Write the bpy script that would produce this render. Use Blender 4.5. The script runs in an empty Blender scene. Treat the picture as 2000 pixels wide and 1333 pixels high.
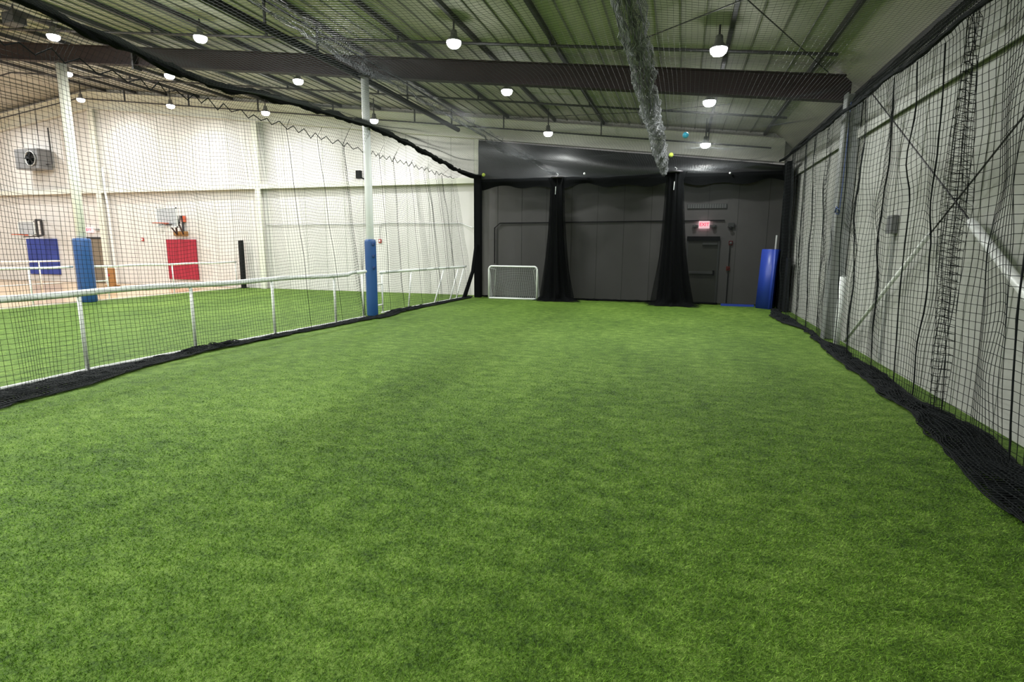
import bpy, bmesh, math, random
import numpy as np
from mathutils import Vector, Matrix

random.seed(7)
rng = np.random.default_rng(7)
SC = bpy.context.scene
COL = SC.collection

# ------------------------------------------------------------------ camera
YAW, PITCH, ROLL, FPX = .28851, .16566, .0076, 1096.3
fw = Vector((-math.sin(YAW)*math.cos(PITCH), math.cos(YAW)*math.cos(PITCH), -math.sin(PITCH)))
rt = Vector((math.cos(YAW), math.sin(YAW), 0))
up = rt.cross(fw)
rt2 = rt*math.cos(ROLL) + up*math.sin(ROLL)
up2 = up*math.cos(ROLL) - rt*math.sin(ROLL)
cam_d = bpy.data.cameras.new('camera')
cam_d.sensor_fit = 'HORIZONTAL'
cam_d.sensor_width = 36.0
cam_d.lens = 36.0*FPX/2000.0
cam_d.clip_end = 200
cam = bpy.data.objects.new('camera', cam_d)
cam.matrix_world = Matrix(((rt2.x, up2.x, -fw.x, 0), (rt2.y, up2.y, -fw.y, 0), (rt2.z, up2.z, -fw.z, 1.8), (0, 0, 0, 1)))
COL.objects.link(cam)
SC.camera = cam

# ------------------------------------------------------------------ world, exposure
wd = bpy.data.worlds.new('world')
SC.world = wd
wd.use_nodes = True
wd.node_tree.nodes['Background'].inputs[0].default_value = (.9, .95, 1, 1)
wd.node_tree.nodes['Background'].inputs[1].default_value = 0.02
SC.view_settings.view_transform = 'Standard'
SC.view_settings.look = 'None'
SC.view_settings.gamma = 1
SC.view_settings.use_curve_mapping = False
SC.view_settings.exposure = 0.0
LAMP_UP = 15.0          # sideways glow of the lens
LAMP_W = 140.0          # light of one high-bay lamp
SC.cycles.max_bounces = 7
SC.cycles.diffuse_bounces = 4
SC.cycles.transparent_max_bounces = 16
SC.cycles.caustics_reflective = False
SC.cycles.caustics_refractive = False
SC.cycles.sample_clamp_indirect = 4

# ------------------------------------------------------------------ materials
def mat(name, col, rough=.6, metal=0., noise=0., nscale=8., emit=None, estr=0., alpha=None, bump=0., bscale=40., spec=.5):
    m = bpy.data.materials.new(name)
    m.use_nodes = True
    nt = m.node_tree
    b = nt.nodes['Principled BSDF']
    b.inputs['Base Color'].default_value = (*col, 1)
    b.inputs['Roughness'].default_value = rough
    b.inputs['Metallic'].default_value = metal
    b.inputs['Specular IOR Level'].default_value = spec
    if emit:
        b.inputs['Emission Color'].default_value = (*emit, 1)
        b.inputs['Emission Strength'].default_value = estr
    tc = nt.nodes.new('ShaderNodeNewGeometry')
    if noise > 0:
        n = nt.nodes.new('ShaderNodeTexNoise'); n.inputs['Scale'].default_value = nscale; n.inputs['Detail'].default_value = 4
        nt.links.new(tc.outputs['Position'], n.inputs['Vector'])
        r = nt.nodes.new('ShaderNodeValToRGB')
        r.color_ramp.elements[0].position = .3; r.color_ramp.elements[1].position = .7
        r.color_ramp.elements[0].color = tuple(c*(1-noise) for c in col)+(1,)
        r.color_ramp.elements[1].color = tuple(min(1, c*(1+noise)) for c in col)+(1,)
        nt.links.new(n.outputs['Fac'], r.inputs['Fac']); nt.links.new(r.outputs['Color'], b.inputs['Base Color'])
    if bump > 0:
        n2 = nt.nodes.new('ShaderNodeTexNoise'); n2.inputs['Scale'].default_value = bscale
        nt.links.new(tc.outputs['Position'], n2.inputs['Vector'])
        bp = nt.nodes.new('ShaderNodeBump'); bp.inputs['Strength'].default_value = bump; bp.inputs['Distance'].default_value = .02
        nt.links.new(n2.outputs['Fac'], bp.inputs['Height']); nt.links.new(bp.outputs['Normal'], b.inputs['Normal'])
    if alpha is not None:
        b.inputs['Alpha'].default_value = alpha
    return m

def turf_mat(name='turf', gain=1.0):
    m = bpy.data.materials.new(name); m.use_nodes = True
    nt = m.node_tree; L = nt.links
    b = nt.nodes['Principled BSDF']; b.inputs['Roughness'].default_value = .7; b.inputs['Specular IOR Level'].default_value = .25
    g = nt.nodes.new('ShaderNodeNewGeometry')
    def noise(scale, detail, sx=1, sy=1, rough=.6):
        mp = nt.nodes.new('ShaderNodeMapping'); mp.inputs['Scale'].default_value = (sx, sy, 1)
        n = nt.nodes.new('ShaderNodeTexNoise'); n.inputs['Scale'].default_value = scale; n.inputs['Detail'].default_value = detail
        n.inputs['Roughness'].default_value = rough
        L.new(g.outputs['Position'], mp.inputs['Vector']); L.new(mp.outputs['Vector'], n.inputs['Vector'])
        return n.outputs['Fac']
    def mth(op, a, bb, c=None):
        x = nt.nodes.new('ShaderNodeMath'); x.operation = op
        for i, v in enumerate((a, bb, c)):
            if v is None: continue
            if isinstance(v, (int, float)): x.inputs[i].default_value = v
            else: L.new(v, x.inputs[i])
        return x.outputs[0]
    big = noise(.55, 3, 1, .6)
    med = noise(4.6, 6, 1, 1.4, .7)
    fine = noise(38, 4, 1, 1, .7)
    s = mth('MULTIPLY_ADD', big, .22, mth('MULTIPLY', med, .42))
    s = mth('MULTIPLY_ADD', fine, .50, s)
    rp = nt.nodes.new('ShaderNodeValToRGB'); cr = rp.color_ramp
    cr.elements[0].position = .46; cr.elements[0].color = (.030*gain, .072*gain, .005*gain, 1)
    cr.elements[1].position = .68; cr.elements[1].color = (.185*gain, .290*gain, .050*gain, 1)
    e = cr.elements.new(.57); e.color = (.088*gain, .170*gain, .015*gain, 1)
    L.new(s, rp.inputs['Fac']); L.new(rp.outputs['Color'], b.inputs['Base Color'])
    bp = nt.nodes.new('ShaderNodeBump'); bp.inputs['Strength'].default_value = .7; bp.inputs['Distance'].default_value = .03
    L.new(noise(70, 3), bp.inputs['Height']); L.new(bp.outputs['Normal'], b.inputs['Normal'])
    return m

def wood_mat():
    m = bpy.data.materials.new('court_wood'); m.use_nodes = True
    nt = m.node_tree; L = nt.links; b = nt.nodes['Principled BSDF']
    b.inputs['Roughness'].default_value = .22
    g = nt.nodes.new('ShaderNodeNewGeometry')
    mp = nt.nodes.new('ShaderNodeMapping'); mp.inputs['Scale'].default_value = (10, .6, 1)
    n = nt.nodes.new('ShaderNodeTexNoise'); n.inputs['Scale'].default_value = 1.5; n.inputs['Detail'].default_value = 5
    L.new(g.outputs['Position'], mp.inputs['Vector']); L.new(mp.outputs['Vector'], n.inputs['Vector'])
    r = nt.nodes.new('ShaderNodeValToRGB')
    r.color_ramp.elements[0].color = (.50, .34, .20, 1); r.color_ramp.elements[1].color = (.70, .52, .35, 1)
    L.new(n.outputs['Fac'], r.inputs['Fac']); L.new(r.outputs['Color'], b.inputs['Base Color'])
    return m

M = dict(
    turf=turf_mat(), wood=wood_mat(),
    wall_white=mat('wall_white', (.70, .67, .665), .6, noise=.04, nscale=1.5),
    wall_grey=mat('wall_grey', (.42, .42, .395), .55, noise=.05, nscale=1.2),
    seam=mat('seam', (.36, .37, .34), .7),
    ceil=mat('ceil', (.41, .385, .345), .75, noise=.08, nscale=1.0, bump=.3, bscale=6),
    ceil_seam=mat('ceil_seam', (.20, .195, .17), .8),
    red_steel=mat('red_steel', (.024, .011, .012), .75, noise=.15, nscale=3),
    dark_steel=mat('dark_steel', (.035, .032, .036), .5),
    cream=mat('cream', (.74, .73, .66), .5),
    white=mat('white', (.80, .82, .82), .4),
    pipe_white=mat('pipe_white', (.86, .87, .86), .35),
    foam=mat('foam', (.90, .92, .91), .6, bump=.3, bscale=25),
    black=mat('black', (.008, .009, .010), .7, spec=.2),
    black_gloss=mat('black_gloss', (.010, .010, .012), .42, bump=.35, bscale=2.2),
    net_black=mat('net_black', (.010, .012, .013), .7, spec=.12),
    net_dark=mat('net_dark', (.030, .033, .036), .6, spec=.3),
    net_lit_grey=mat('net_lit_grey', (.22, .225, .235), .6, spec=.3),  # dark netting made pale: lamp light on the strip put into its colour
    net_white=mat('net_white', (.62, .64, .64), .5),
    drape=mat('drape', (.0045, .005, .0055), .85, bump=.5, bscale=60, spec=.06),
    drape_thin=mat('drape_thin', (.005, .0055, .006), .85, alpha=.5, spec=.05),
    curtain=mat('curtain', (.006, .0065, .007), .85, alpha=.74, bump=.2, bscale=120, spec=.1),
    blue_pad=mat('blue_pad', (.022, .085, .27), .42, bump=.15, bscale=5),
    blue_mat=mat('blue_mat', (.018, .045, .30), .4, bump=.15, bscale=5),
    blue_wall=mat('blue_wall', (.028, .052, .30), .5),
    red_wall=mat('red_wall', (.38, .014, .040), .5),
    red=mat('red', (.45, .03, .03), .4),
    orange=mat('orange', (.62, .12, .06), .4),
    plywood=mat('plywood', (.34, .16, .05), .6, noise=.2, nscale=9),
    grey_metal=mat('grey_metal', (.22, .22, .23), .4, metal=.4),
    galv=mat('galv', (.42, .43, .43), .4, metal=.3),
    door=mat('door', (.30, .30, .26), .5),
    brown_door=mat('brown_door', (.20, .16, .12), .5),
    glass=mat('glass', (.50, .54, .60), .15, alpha=.6),
    lens=mat('lens', (1, 1, 1), .4, emit=(.97, 1, .98), estr=30),
    sign=mat('sign', (.9, .75, .75), .4, emit=(1, .62, .66), estr=3.0),
    sign_red=mat('sign_red', (.8, .05, .1), .4, emit=(1, .10, .20), estr=3.0),
    sign2=mat('sign_plain', (.9, .75, .75), .4, emit=(1, .62, .66), estr=1.0),
    sign_red2=mat('sign_red_plain', (.8, .05, .1), .4, emit=(1, .08, .16), estr=1.0),
    yellow=mat('yellow', (.65, .80, .10), .6),
    cyan=mat('cyan', (.03, .42, .62), .45),
    rope=mat('rope', (.012, .013, .015), .85, spec=.1),
    blue_hook=mat('blue_hook', (.02, .05, .18), .4),
    curb=mat('curb', (.72, .66, .58), .5),
)

# ------------------------------------------------------------------ mesh helpers
class MB:
    """collects shapes, builds ONE mesh object"""
    def __init__(s): s.v = []; s.f = []; s.mi = []
    def add(s, vs, fs, mi=0):
        o = len(s.v); s.v += [tuple(v) for v in vs]
        for f in fs: s.f.append(tuple(i+o for i in f)); s.mi.append(mi)
        return s
    def box(s, a, b, mi=0):
        x0, y0, z0 = a; x1, y1, z1 = b
        vs = [(x, y, z) for x in (x0, x1) for y in (y0, y1) for z in (z0, z1)]
        fs = [(0, 1, 3, 2), (4, 6, 7, 5), (0, 4, 5, 1), (2, 3, 7, 6), (0, 2, 6, 4), (1, 5, 7, 3)]
        return s.add(vs, fs, mi)
    def cbox(s, a, b, c=.01, mi=0):
        """box with chamfered edges"""
        bm = bmesh.new(); bmesh.ops.create_cube(bm, size=1)
        for v in bm.verts:
            v.co = Vector([a[i]+(v.co[i]+.5)*(b[i]-a[i]) for i in range(3)])
        bmesh.ops.bevel(bm, geom=bm.edges[:], offset=c, segments=3, affect='EDGES', profile=.6)
        s.add([v.co for v in bm.verts], [[v.index for v in f.verts] for f in (bm.verts.index_update() or bm.faces)], mi)
        bm.free(); return s
    def tube(s, pts, r, n=10, mi=0, cap=True, wob=0.):
        pts = [Vector(p) for p in pts]
        N = len(pts); rings = []
        for i, p in enumerate(pts):
            t = (pts[min(i+1, N-1)]-pts[max(i-1, 0)]).normalized()
            ref = Vector((0, 0, 1)) if abs(t.z) < .9 else Vector((0, 1, 0))
            a = t.cross(ref).normalized(); b = t.cross(a)
            rr = (r[i] if hasattr(r, '__len__') else r)
            ring = []
            for k in range(n):
                q = rr*(1+wob*random.uniform(-1, 1))
                ring.append(p+a*math.cos(2*math.pi*k/n)*q+b*math.sin(2*math.pi*k/n)*q)
            rings.append(ring)
        vs = [v for ring in rings for v in ring]
        fs = []
        for i in range(N-1):
            for k in range(n):
                fs.append((i*n+k, i*n+(k+1) % n, (i+1)*n+(k+1) % n, (i+1)*n+k))
        if cap:
            fs.append(tuple(range(n-1, -1, -1))); fs.append(tuple((N-1)*n+k for k in range(n)))
        return s.add(vs, fs, mi)
    def lathe(s, prof, c, n=24, mi=0, axis='z'):
        vs = []; fs = []
        for (r, z) in prof:
            for k in range(n):
                a = 2*math.pi*k/n
                if axis == 'z': vs.append((c[0]+r*math.cos(a), c[1]+r*math.sin(a), c[2]+z))
                else: vs.append((c[0]+r*math.cos(a), c[1]+z, c[2]+r*math.sin(a)))
        for i in range(len(prof)-1):
            for k in range(n):
                fs.append((i*n+k, i*n+(k+1) % n, (i+1)*n+(k+1) % n, (i+1)*n+k))
        fs.append(tuple(range(n))); fs.append(tuple((len(prof)-1)*n+k for k in range(n)))
        return s.add(vs, fs, mi)
    def grid(s, P, mi=0, closed=False):
        """P[i][j] points"""
        n = len(P); m = len(P[0]); vs = [p for row in P for p in row]; fs = []
        for i in range(n-1):
            for j in range(m if closed else m-1):
                fs.append((i*m+j, i*m+(j+1) % m, (i+1)*m+(j+1) % m, (i+1)*m+j))
        return s.add(vs, fs, mi)
    def build(s, name, mats, parent=None, smooth=False):
        me = bpy.data.meshes.new(name)
        me.from_pydata(s.v, [], s.f)
        for m in (mats if isinstance(mats, (list, tuple)) else [mats]): me.materials.append(m)
        me.polygons.foreach_set('material_index', s.mi)
        if smooth: me.polygons.foreach_set('use_smooth', [True]*len(me.polygons))
        bm = bmesh.new(); bm.from_mesh(me); bmesh.ops.recalc_face_normals(bm, faces=bm.faces[:]); bm.to_mesh(me); bm.free()
        me.update()
        return link(name, me, parent)

def link(name, me, parent=None):
    o = bpy.data.objects.new(name, me); COL.objects.link(o)
    if parent is not None:
        o.parent = parent
        o.matrix_parent_inverse = parent.matrix_world.inverted() if False else Matrix.Translation(-parent.location) @ Matrix()
        if parent.parent is not None:
            o.matrix_parent_inverse = Matrix.Translation(-wloc(parent))
    return o
def wloc(o):
    v = Vector(o.location)
    if o.parent is not None and o.type == 'EMPTY': v = v+wloc(o.parent)
    return v if o.type == 'EMPTY' else Vector((0, 0, 0)) + base_of(o)
def base_of(o):
    # meshes are written in world coordinates: their own matrix is the identity
    return Vector((0, 0, 0))
def tag(o, label, cat, group=None, kind=None):
    o['label'] = label; o['category'] = cat
    if group: o['group'] = group
    if kind: o['kind'] = kind
    return o
def thing(name, label, cat, loc, group=None):
    o = bpy.data.objects.new(name, None); COL.objects.link(o)
    o.location = loc; o.empty_display_size = .1
    return tag(o, label, cat, group)
def struct(o):
    o['kind'] = 'structure'; return o
def copy_tree(o, parent=None):
    c = o.copy(); COL.objects.link(c)
    if parent is not None: c.parent = parent
    for ch in list(o.children): copy_tree(ch, c)
    return c
def text_mesh(name, body, size, depth, loc, rot, m, parent):
    cu = bpy.data.curves.new(name, 'FONT'); cu.body = body; cu.size = size; cu.extrude = depth
    cu.align_x = 'CENTER'; cu.align_y = 'CENTER'; cu.offset = size*.02
    o = bpy.data.objects.new(name, cu); COL.objects.link(o)
    o.matrix_world = Matrix.Translation(loc) @ rot
    bpy.context.view_layer.update()
    me = bpy.data.meshes.new_from_object(o.evaluated_get(bpy.context.evaluated_depsgraph_get()))
    me.transform(o.matrix_world)
    bpy.data.objects.remove(o)
    me.materials.clear(); me.materials.append(m)
    return link(name, me, parent)

# ---- netting: a grid of knots P (n, m, 3) becomes real cords along both directions
def net_mesh(name, P, rad, m, parent=None, sides=3, skip=None):
    n, k, _ = P.shape
    def strands(Q):
        a, b, _ = Q.shape
        T = np.gradient(Q, axis=1); T /= np.linalg.norm(T, axis=2, keepdims=True)+1e-9
        U = np.gradient(Q, axis=0)
        N = np.cross(T, U); N /= np.linalg.norm(N, axis=2, keepdims=True)+1e-9
        B = np.cross(T, N)
        ring = np.stack([Q+rad*(math.cos(2*math.pi*s/sides)*N+math.sin(2*math.pi*s/sides)*B) for s in range(sides)], 2)
        V = ring.reshape(-1, 3)
        i = np.arange(a)[:, None, None]; j = np.arange(b-1)[None, :, None]; s = np.arange(sides)[None, None, :]
        s2 = (s+1) % sides
        base = (i*b+j)*sides; nxt = (i*b+j+1)*sides
        F = np.stack([base+s, base+s2, nxt+s2, nxt+s], -1).reshape(-1, 4)
        return V, F
    V1, F1 = strands(P)
    V2, F2 = strands(P.transpose(1, 0, 2))
    V = np.concatenate([V1, V2]); F = np.concatenate([F1, F2+len(V1)])
    me = bpy.data.meshes.new(name)
    me.vertices.add(len(V)); me.vertices.foreach_set('co', V.astype(np.float32).ravel())
    me.loops.add(F.size); me.loops.foreach_set('vertex_index', F.astype(np.int32).ravel())
    me.polygons.add(len(F)); me.polygons.foreach_set('loop_start', np.arange(0, F.size, 4, dtype=np.int32))
    me.polygons.foreach_set('loop_total', np.full(len(F), 4, dtype=np.int32))
    me.materials.append(m); me.update(calc_edges=True)
    return link(name, me, parent)

def smooth_noise(n, step, amp, seed):
    r = np.random.default_rng(seed); k = max(4, int(n/step)+3)
    return np.interp(np.linspace(0, k-1, n), np.arange(k), r.normal(0, amp, k))
def smooth_noise2(n, m, sn, sm, amp, seed):
    r = np.random.default_rng(seed); kn = int(n/sn)+4; km = int(m/sm)+4
    A = r.normal(0, amp, (kn, km))
    x = np.linspace(0, kn-2.001, n); y = np.linspace(0, km-2.001, m)
    xi = x.astype(int); yi = y.astype(int); fx = x-xi; fy = y-yi
    fx = fx*fx*(3-2*fx); fy = fy*fy*(3-2*fy)
    a = A[xi][:, yi]; b = A[xi+1][:, yi]; c = A[xi][:, yi+1]; d = A[xi+1][:, yi+1]
    fx = fx[:, None]; fy = fy[None, :]
    return (a*(1-fx)+b*fx)*(1-fy)+(c*(1-fx)+d*fx)*fy

# ------------------------------------------------------------------ the hall
XR, XL, YB, Y0 = 3.15, -46.0, 19.95, -9.0
RIDGE = -25.5
def roof_z(x):
    if x > RIDGE: return 6.55-.115*(x+7.6)
    return 6.55-.115*(RIDGE+7.6)+.115*(x-RIDGE)

struct(MB().box((-17.9, Y0, -.2), (XR+.2, YB+.2, 0)).build('floor', M['turf']))
struct(MB().box((XL, Y0, -.2), (-17.9, YB+.2, -.012)).build('floor', M['wood']))
struct(MB().box((-17.98, Y0, -.1), (-17.88, YB, .03)).build('trim_1', M['curb']))

# roof: insulation blankets with dark seams running the length of the hall
mb = MB()
T = .12
def roof_piece(x0, z0, x1, z1):
    mb.add([(x0, Y0-.3, z0), (x1, Y0-.3, z1), (x1, YB+.3, z1), (x0, YB+.3, z0),
            (x0, Y0-.3, z0+T), (x1, Y0-.3, z1+T), (x1, YB+.3, z1+T), (x0, YB+.3, z0+T)],
           [(0, 1, 2, 3), (7, 6, 5, 4), (0, 4, 5, 1), (2, 6, 7, 3), (0, 3, 7, 4), (1, 5, 6, 2)])
roof_piece(XL, roof_z(XL), RIDGE, roof_z(RIDGE))
roof_piece(RIDGE, roof_z(RIDGE), 2.62, roof_z(2.62))
roof_piece(2.62, roof_z(2.62), XR+.1, 4.78)
x = 2.3-.42
k = 1
while x > -40:
    if k % 4:
        z = roof_z(x); w = .012 if k % 2 else .009
        mb.box((x-w, Y0, z-.028), (x+w, YB, z+.02), 1)
    x -= .42; k += 1
struct(mb.build('ceiling', [M['ceil'], M['ceil_seam']]))

def wall(name, a, b, m, seams=(), axis='x', sm='seam', top=None):
    mb = MB()
    mb.box(a, b)
    for (p, q) in seams: mb.box(p, q, 1)
    return struct(mb.build(name, [m, M[sm]]))
# far end wall follows the roof slope
mb = MB()
pts = [(XL, 0), (XR+.2, 0), (XR+.2, 4.85), (2.62, roof_z(2.62)+.05), (RIDGE, roof_z(RIDGE)+.05), (XL, roof_z(XL)+.05)]
mb.add([(x, YB, z) for x, z in pts]+[(x, YB+.2, z) for x, z in pts],
       [tuple(range(6)), tuple(range(11, 5, -1))]+[(i, (i+1) % 6, (i+1) % 6+6, i+6) for i in range(6)])
x = 2.6
while x > -40:
    mb.box((x-.006, YB-.006, 0), (x+.006, YB, roof_z(x)-.02), 1); x -= .91
struct(mb.build('wall_back', [M['wall_white'], M['seam']]))
mb = MB(); mb.box((XR, Y0, 0), (XR+.2, YB+.2, 4.84))
y = YB-.5
while y > -8:
    mb.box((XR-.008, y-.007, 0), (XR, y+.007, 4.7), 1); y -= .91
struct(mb.build('wall_right', [M['wall_grey'], M['seam']]))
struct(MB().box((XL-.2, Y0-.2, 0), (XL, YB+.2, 6.4)).build('wall_left', M['wall_white']))
mb = MB()
mb.add([(x, Y0, z) for x, z in pts]+[(x, Y0-.2, z) for x, z in pts],
       [tuple(range(6)), tuple(range(11, 5, -1))]+[(i, (i+1) % 6, (i+1) % 6+6, i+6) for i in range(6)])
struct(mb.build('wall_front', M['wall_grey']))

# steel: rafter beam, its columns, purlins, bridging, wall girts
def rafter(name, y, bx0, bx1, zt, zb, w, m, label, cat):
    root = thing(name, label, cat, (bx1, y, roof_z(bx1)+zb))
    def seg(a, b, o0, o1, yy0, yy1):
        mbx = MB()
        xs = [a, RIDGE, b] if a < RIDGE < b else [a, b]
        for p, q in zip(xs[:-1], xs[1:]):
            vs = []
            for xx in (p, q):
                for yy in (yy0, yy1):
                    for oo in (o0, o1): vs.append((xx, yy, roof_z(xx)+oo))
            mbx.add(vs, [(0, 1, 3, 2), (4, 6, 7, 5), (0, 4, 5, 1), (2, 3, 7, 6), (0, 2, 6, 4), (1, 5, 7, 3)])
        return mbx
    seg(bx0, bx1, zb, zt, y-.008, y+.008).build('web', m, root)
    seg(bx0, bx1, zt-.018, zt, y-w/2, y+w/2).build('top_flange', m, root)
    seg(bx0, bx1, zb, zb+.018, y-w/2, y+w/2).build('bottom_flange', m, root)
    return root
bm_ = rafter('roof_beam', 13.0, -40, 3.0, -.20, -.68, .22, M['red_steel'], 'long dark red steel rafter beam crossing the hall under the roof', 'beam')
MB().box((-14.86, 12.87, roof_z(-14.8)-.78), (-14.80, 13.13, roof_z(-14.8)-.2)).build('splice_plate', M['dark_steel'], bm_)
rafter('end_beam', 19.80, -40, 2.9, -.17, -.88, .2, M['cream'], 'pale rafter beam against the far end wall under the roof', 'beam')
px_ = 2.3; i = 0
names = ['first', 'second', 'third', 'fourth', 'fifth', 'sixth', 'seventh', 'eighth', 'ninth', 'tenth', 'eleventh', 'twelfth', 'thirteenth', 'fourteenth', 'fifteenth', 'sixteenth', 'seventeenth']
while px_ > -24.9:
    z = roof_z(px_)
    mb = MB(); mb.box((px_-.035, Y0, z-.10), (px_+.035, YB-.05, z-.0))
    tag(mb.build('roof_purlin', M['dark_steel']), 'dark steel purlin under the roof, %s one counted from the right wall' % names[i], 'purlin', 'purlins under the roof')
    px_ -= 1.68; i += 1
def rail(y, off, r, lab, x0=-40, x1=2.45):
    xs = [x0, RIDGE, x1] if x0 < RIDGE else [x0, x1]
    mb = MB(); mb.tube([(x, y, roof_z(x)-off) for x in xs], r, 8)
    x = 2.3-1.68
    root = mb.build('roof_rail', M['dark_steel'])
    while x > -24:
        MB().box((x-.015, y-.03, roof_z(x)-off-.02), (x+.015, y+.03, roof_z(x)-.095)).build('clamp', M['dark_steel'], root); x -= 3.36
    return tag(root, lab, 'roof rail', 'rails crossing under the purlins')
rail(11.75, .21, .032, 'dark pipe rail under the roof on the near side of the red beam')
rail(16.8, .21, .030, 'dark pipe rail under the roof beyond the red beam, middle of the three rails')
rail(19.35, .55, .026, 'dark pipe rail under the roof closest to the far end wall')
def rod(name, pts, r, m, label, cat, group=None):
    return tag(MB().tube(pts, r, 6).build(name, m), label, cat, group)
rz = lambda x, y, o=.2: (x, y, roof_z(x)-o)
rod('brace_rod', [rz(1.2, 8.9), rz(-.78, 11.14), rz(-1.5, 12.0)], .010, M['dark_steel'], 'thin dark diagonal brace rod under the roof left of the near bright lamp', 'brace rod', 'roof brace rods')
rod('brace_rod', [rz(.5, 9.1), rz(2.55, 12.85)], .010, M['dark_steel'], 'thin dark diagonal brace rod under the roof running down to the right column', 'brace rod', 'roof brace rods')
rod('brace_rod', [rz(-6.0, 19.3, .22), rz(-1.34, 17.13, .22), rz(1.0, 15.6, .22)], .010, M['dark_steel'], 'thin dark diagonal brace rod under the roof beyond the red beam', 'brace rod', 'roof brace rods')
t = thing('ceiling_box', 'small dark box hanging under the roof at the upper left corner', 'box', (-15.76, 10.59, 7.15))
MB().cbox((-15.95, 10.45, 7.02), (-15.55, 10.75, 7.28), .02).build('housing', M['dark_steel'], t)
MB().tube([(-15.76, 10.6, 7.27), (-15.76, 10.6, 7.48)], .02, 8).build('stem', M['dark_steel'], t)
MB().tube([(-15.6, 10.6, 7.2), (-14.3, 11.2, 7.08)], .022, 8).build('arm', M['dark_steel'], t)

# columns
def round_column(x, y, ztop, r, padr, padh, labels, tw=0):
    c = thing('steel_column', labels, 'column', (x, y, 0), 'round white columns under the red beam')
    MB().tube([(x, y, 0), (x, y, ztop)], r, 20).build('shaft', M['cream'] if tw else M['white'], c, True)
    MB().box((x-r*1.7, y-r*1.7, ztop-.015), (x+r*1.7, y+r*1.7, ztop)).build('cap_plate', M['dark_steel'], c)
    # padded wrap: eight-sided foam pad with a seam and straps
    mb = MB(); n = 20; P = []
    for j, z in enumerate([0.01, .04, .5, 1.0, 1.45, 1.9, 1.95, 1.96]):
        z = z*padh/1.96
        rr = padr*(.93 if j in (0, 6) else (.80 if j == 7 else 1.0))
        P.append([(x+rr*math.cos(2*math.pi*k/n), y+rr*math.sin(2*math.pi*k/n), z) for k in range(n)])
    mb.grid(P, closed=True); mb.add([p for p in P[-1]], [tuple(range(n))])
    pad = mb.build('column_pad', M['blue_pad'], c, True)
    mb = MB()
    sx, sy = (x+padr*.93, y-padr*.55) if tw == 0 else (x-padr*.97, y-padr*.3)
    for z in (padh*.94, padh*.79, padh*.64): mb.cbox((sx-.03, sy-.03, z-.03), (sx+.03, sy+.03, z+.03), .008)
    mb.build('strap', M['blue_hook'] if tw == 0 else M['black'], pad)
    return c
round_column(-7.68, 13.0, 5.9, .095, .145, 1.97, 'white round steel column with a blue foam pad, beside the near fence gap')
round_column(-17.80, 13.1, 7.04, .13, .24, 1.97, 'white round steel column with a wide blue foam pad, at the far left edge of the turf', 1)
def i_column(x, y, zt, d, w, label, axis='y', m=None, group=None):
    c = thing('wall_column', label, 'column', (x, y, 0), group)
    m = m or M['cream']
    if axis == 'y':   # web runs along Y (column standing off the end wall)
        MB().box((x-w/2, y-d, 0), (x+w/2, y-d+.02, zt)).build('inner_flange', m, c)
        MB().box((x-.01, y-d+.02, 0), (x+.01, y, zt)).build('web', m, c)
    else:
        MB().box((x-d, y-w/2, 0), (x-d+.02, y+w/2, zt)).build('inner_flange', m, c)
        MB().box((x-d+.02, y-.01, 0), (x, y+.01, zt)).build('web', m, c)
        MB().box((x-.03, y-w/2, 0), (x-.01, y+w/2, zt)).build('outer_flange', m, c)
    return c
i_column(-16.75, 19.93, roof_z(-16.75)-.9, .24, .26, 'cream steel column on the end wall, between the red pad and the near column')
i_column(-25.4, 19.93, roof_z(-25.4)-.9, .24, .30, 'cream steel column on the end wall behind the left blue padded column')
i_column(-7.25, 19.93, roof_z(-7.25)-.9, .18, .16, 'narrow cream steel column beside the left edge of the black curtain')
i_column(3.14, 12.75, 4.75, .28, .26, 'grey steel wall column behind the net on the right wall', 'x', M['galv'])
# wall girts
def girt(name, a, b, label, m):
    c = thing(name, label, 'girt', ((a[0]+b[0])/2, (a[1]+b[1])/2, a[2]))
    MB().box((a[0], a[1], b[2]-.02), b).build('top_flange', m, c)
    if b[0]-a[0] > b[1]-a[1]: MB().box((a[0], a[1], a[2]), (b[0], a[1]+.02, b[2]-.02)).build('web', m, c)
    else: MB().box((a[0], a[1], a[2]), (a[0]+.02, b[1], b[2]-.02)).build('web', m, c)
    return c
girt('wall_girt', (-40, 19.70, 4.08), (-7.32, 19.94, 4.28), 'long cream wall girt running across the end wall above the basketball hoops', M['cream'])
girt('wall_girt', (3.07, 12.95, 3.93), (3.145, 19.5, 4.10), 'grey wall girt on the right wall beyond the wall column', M['wall_grey'])
girt('wall_girt', (3.07, -8.9, 3.88), (3.145, 12.55, 4.05), 'grey wall girt high on the right wall on the near side of the wall column', M['wall_grey'])
tag(MB().box((3.02, Y0+.1, 4.70), (3.14, 19.4, 4.78)).build('eave_gutter', M['dark_steel']), 'dark steel eave strut along the top of the right wall', 'eave strut')

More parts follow.
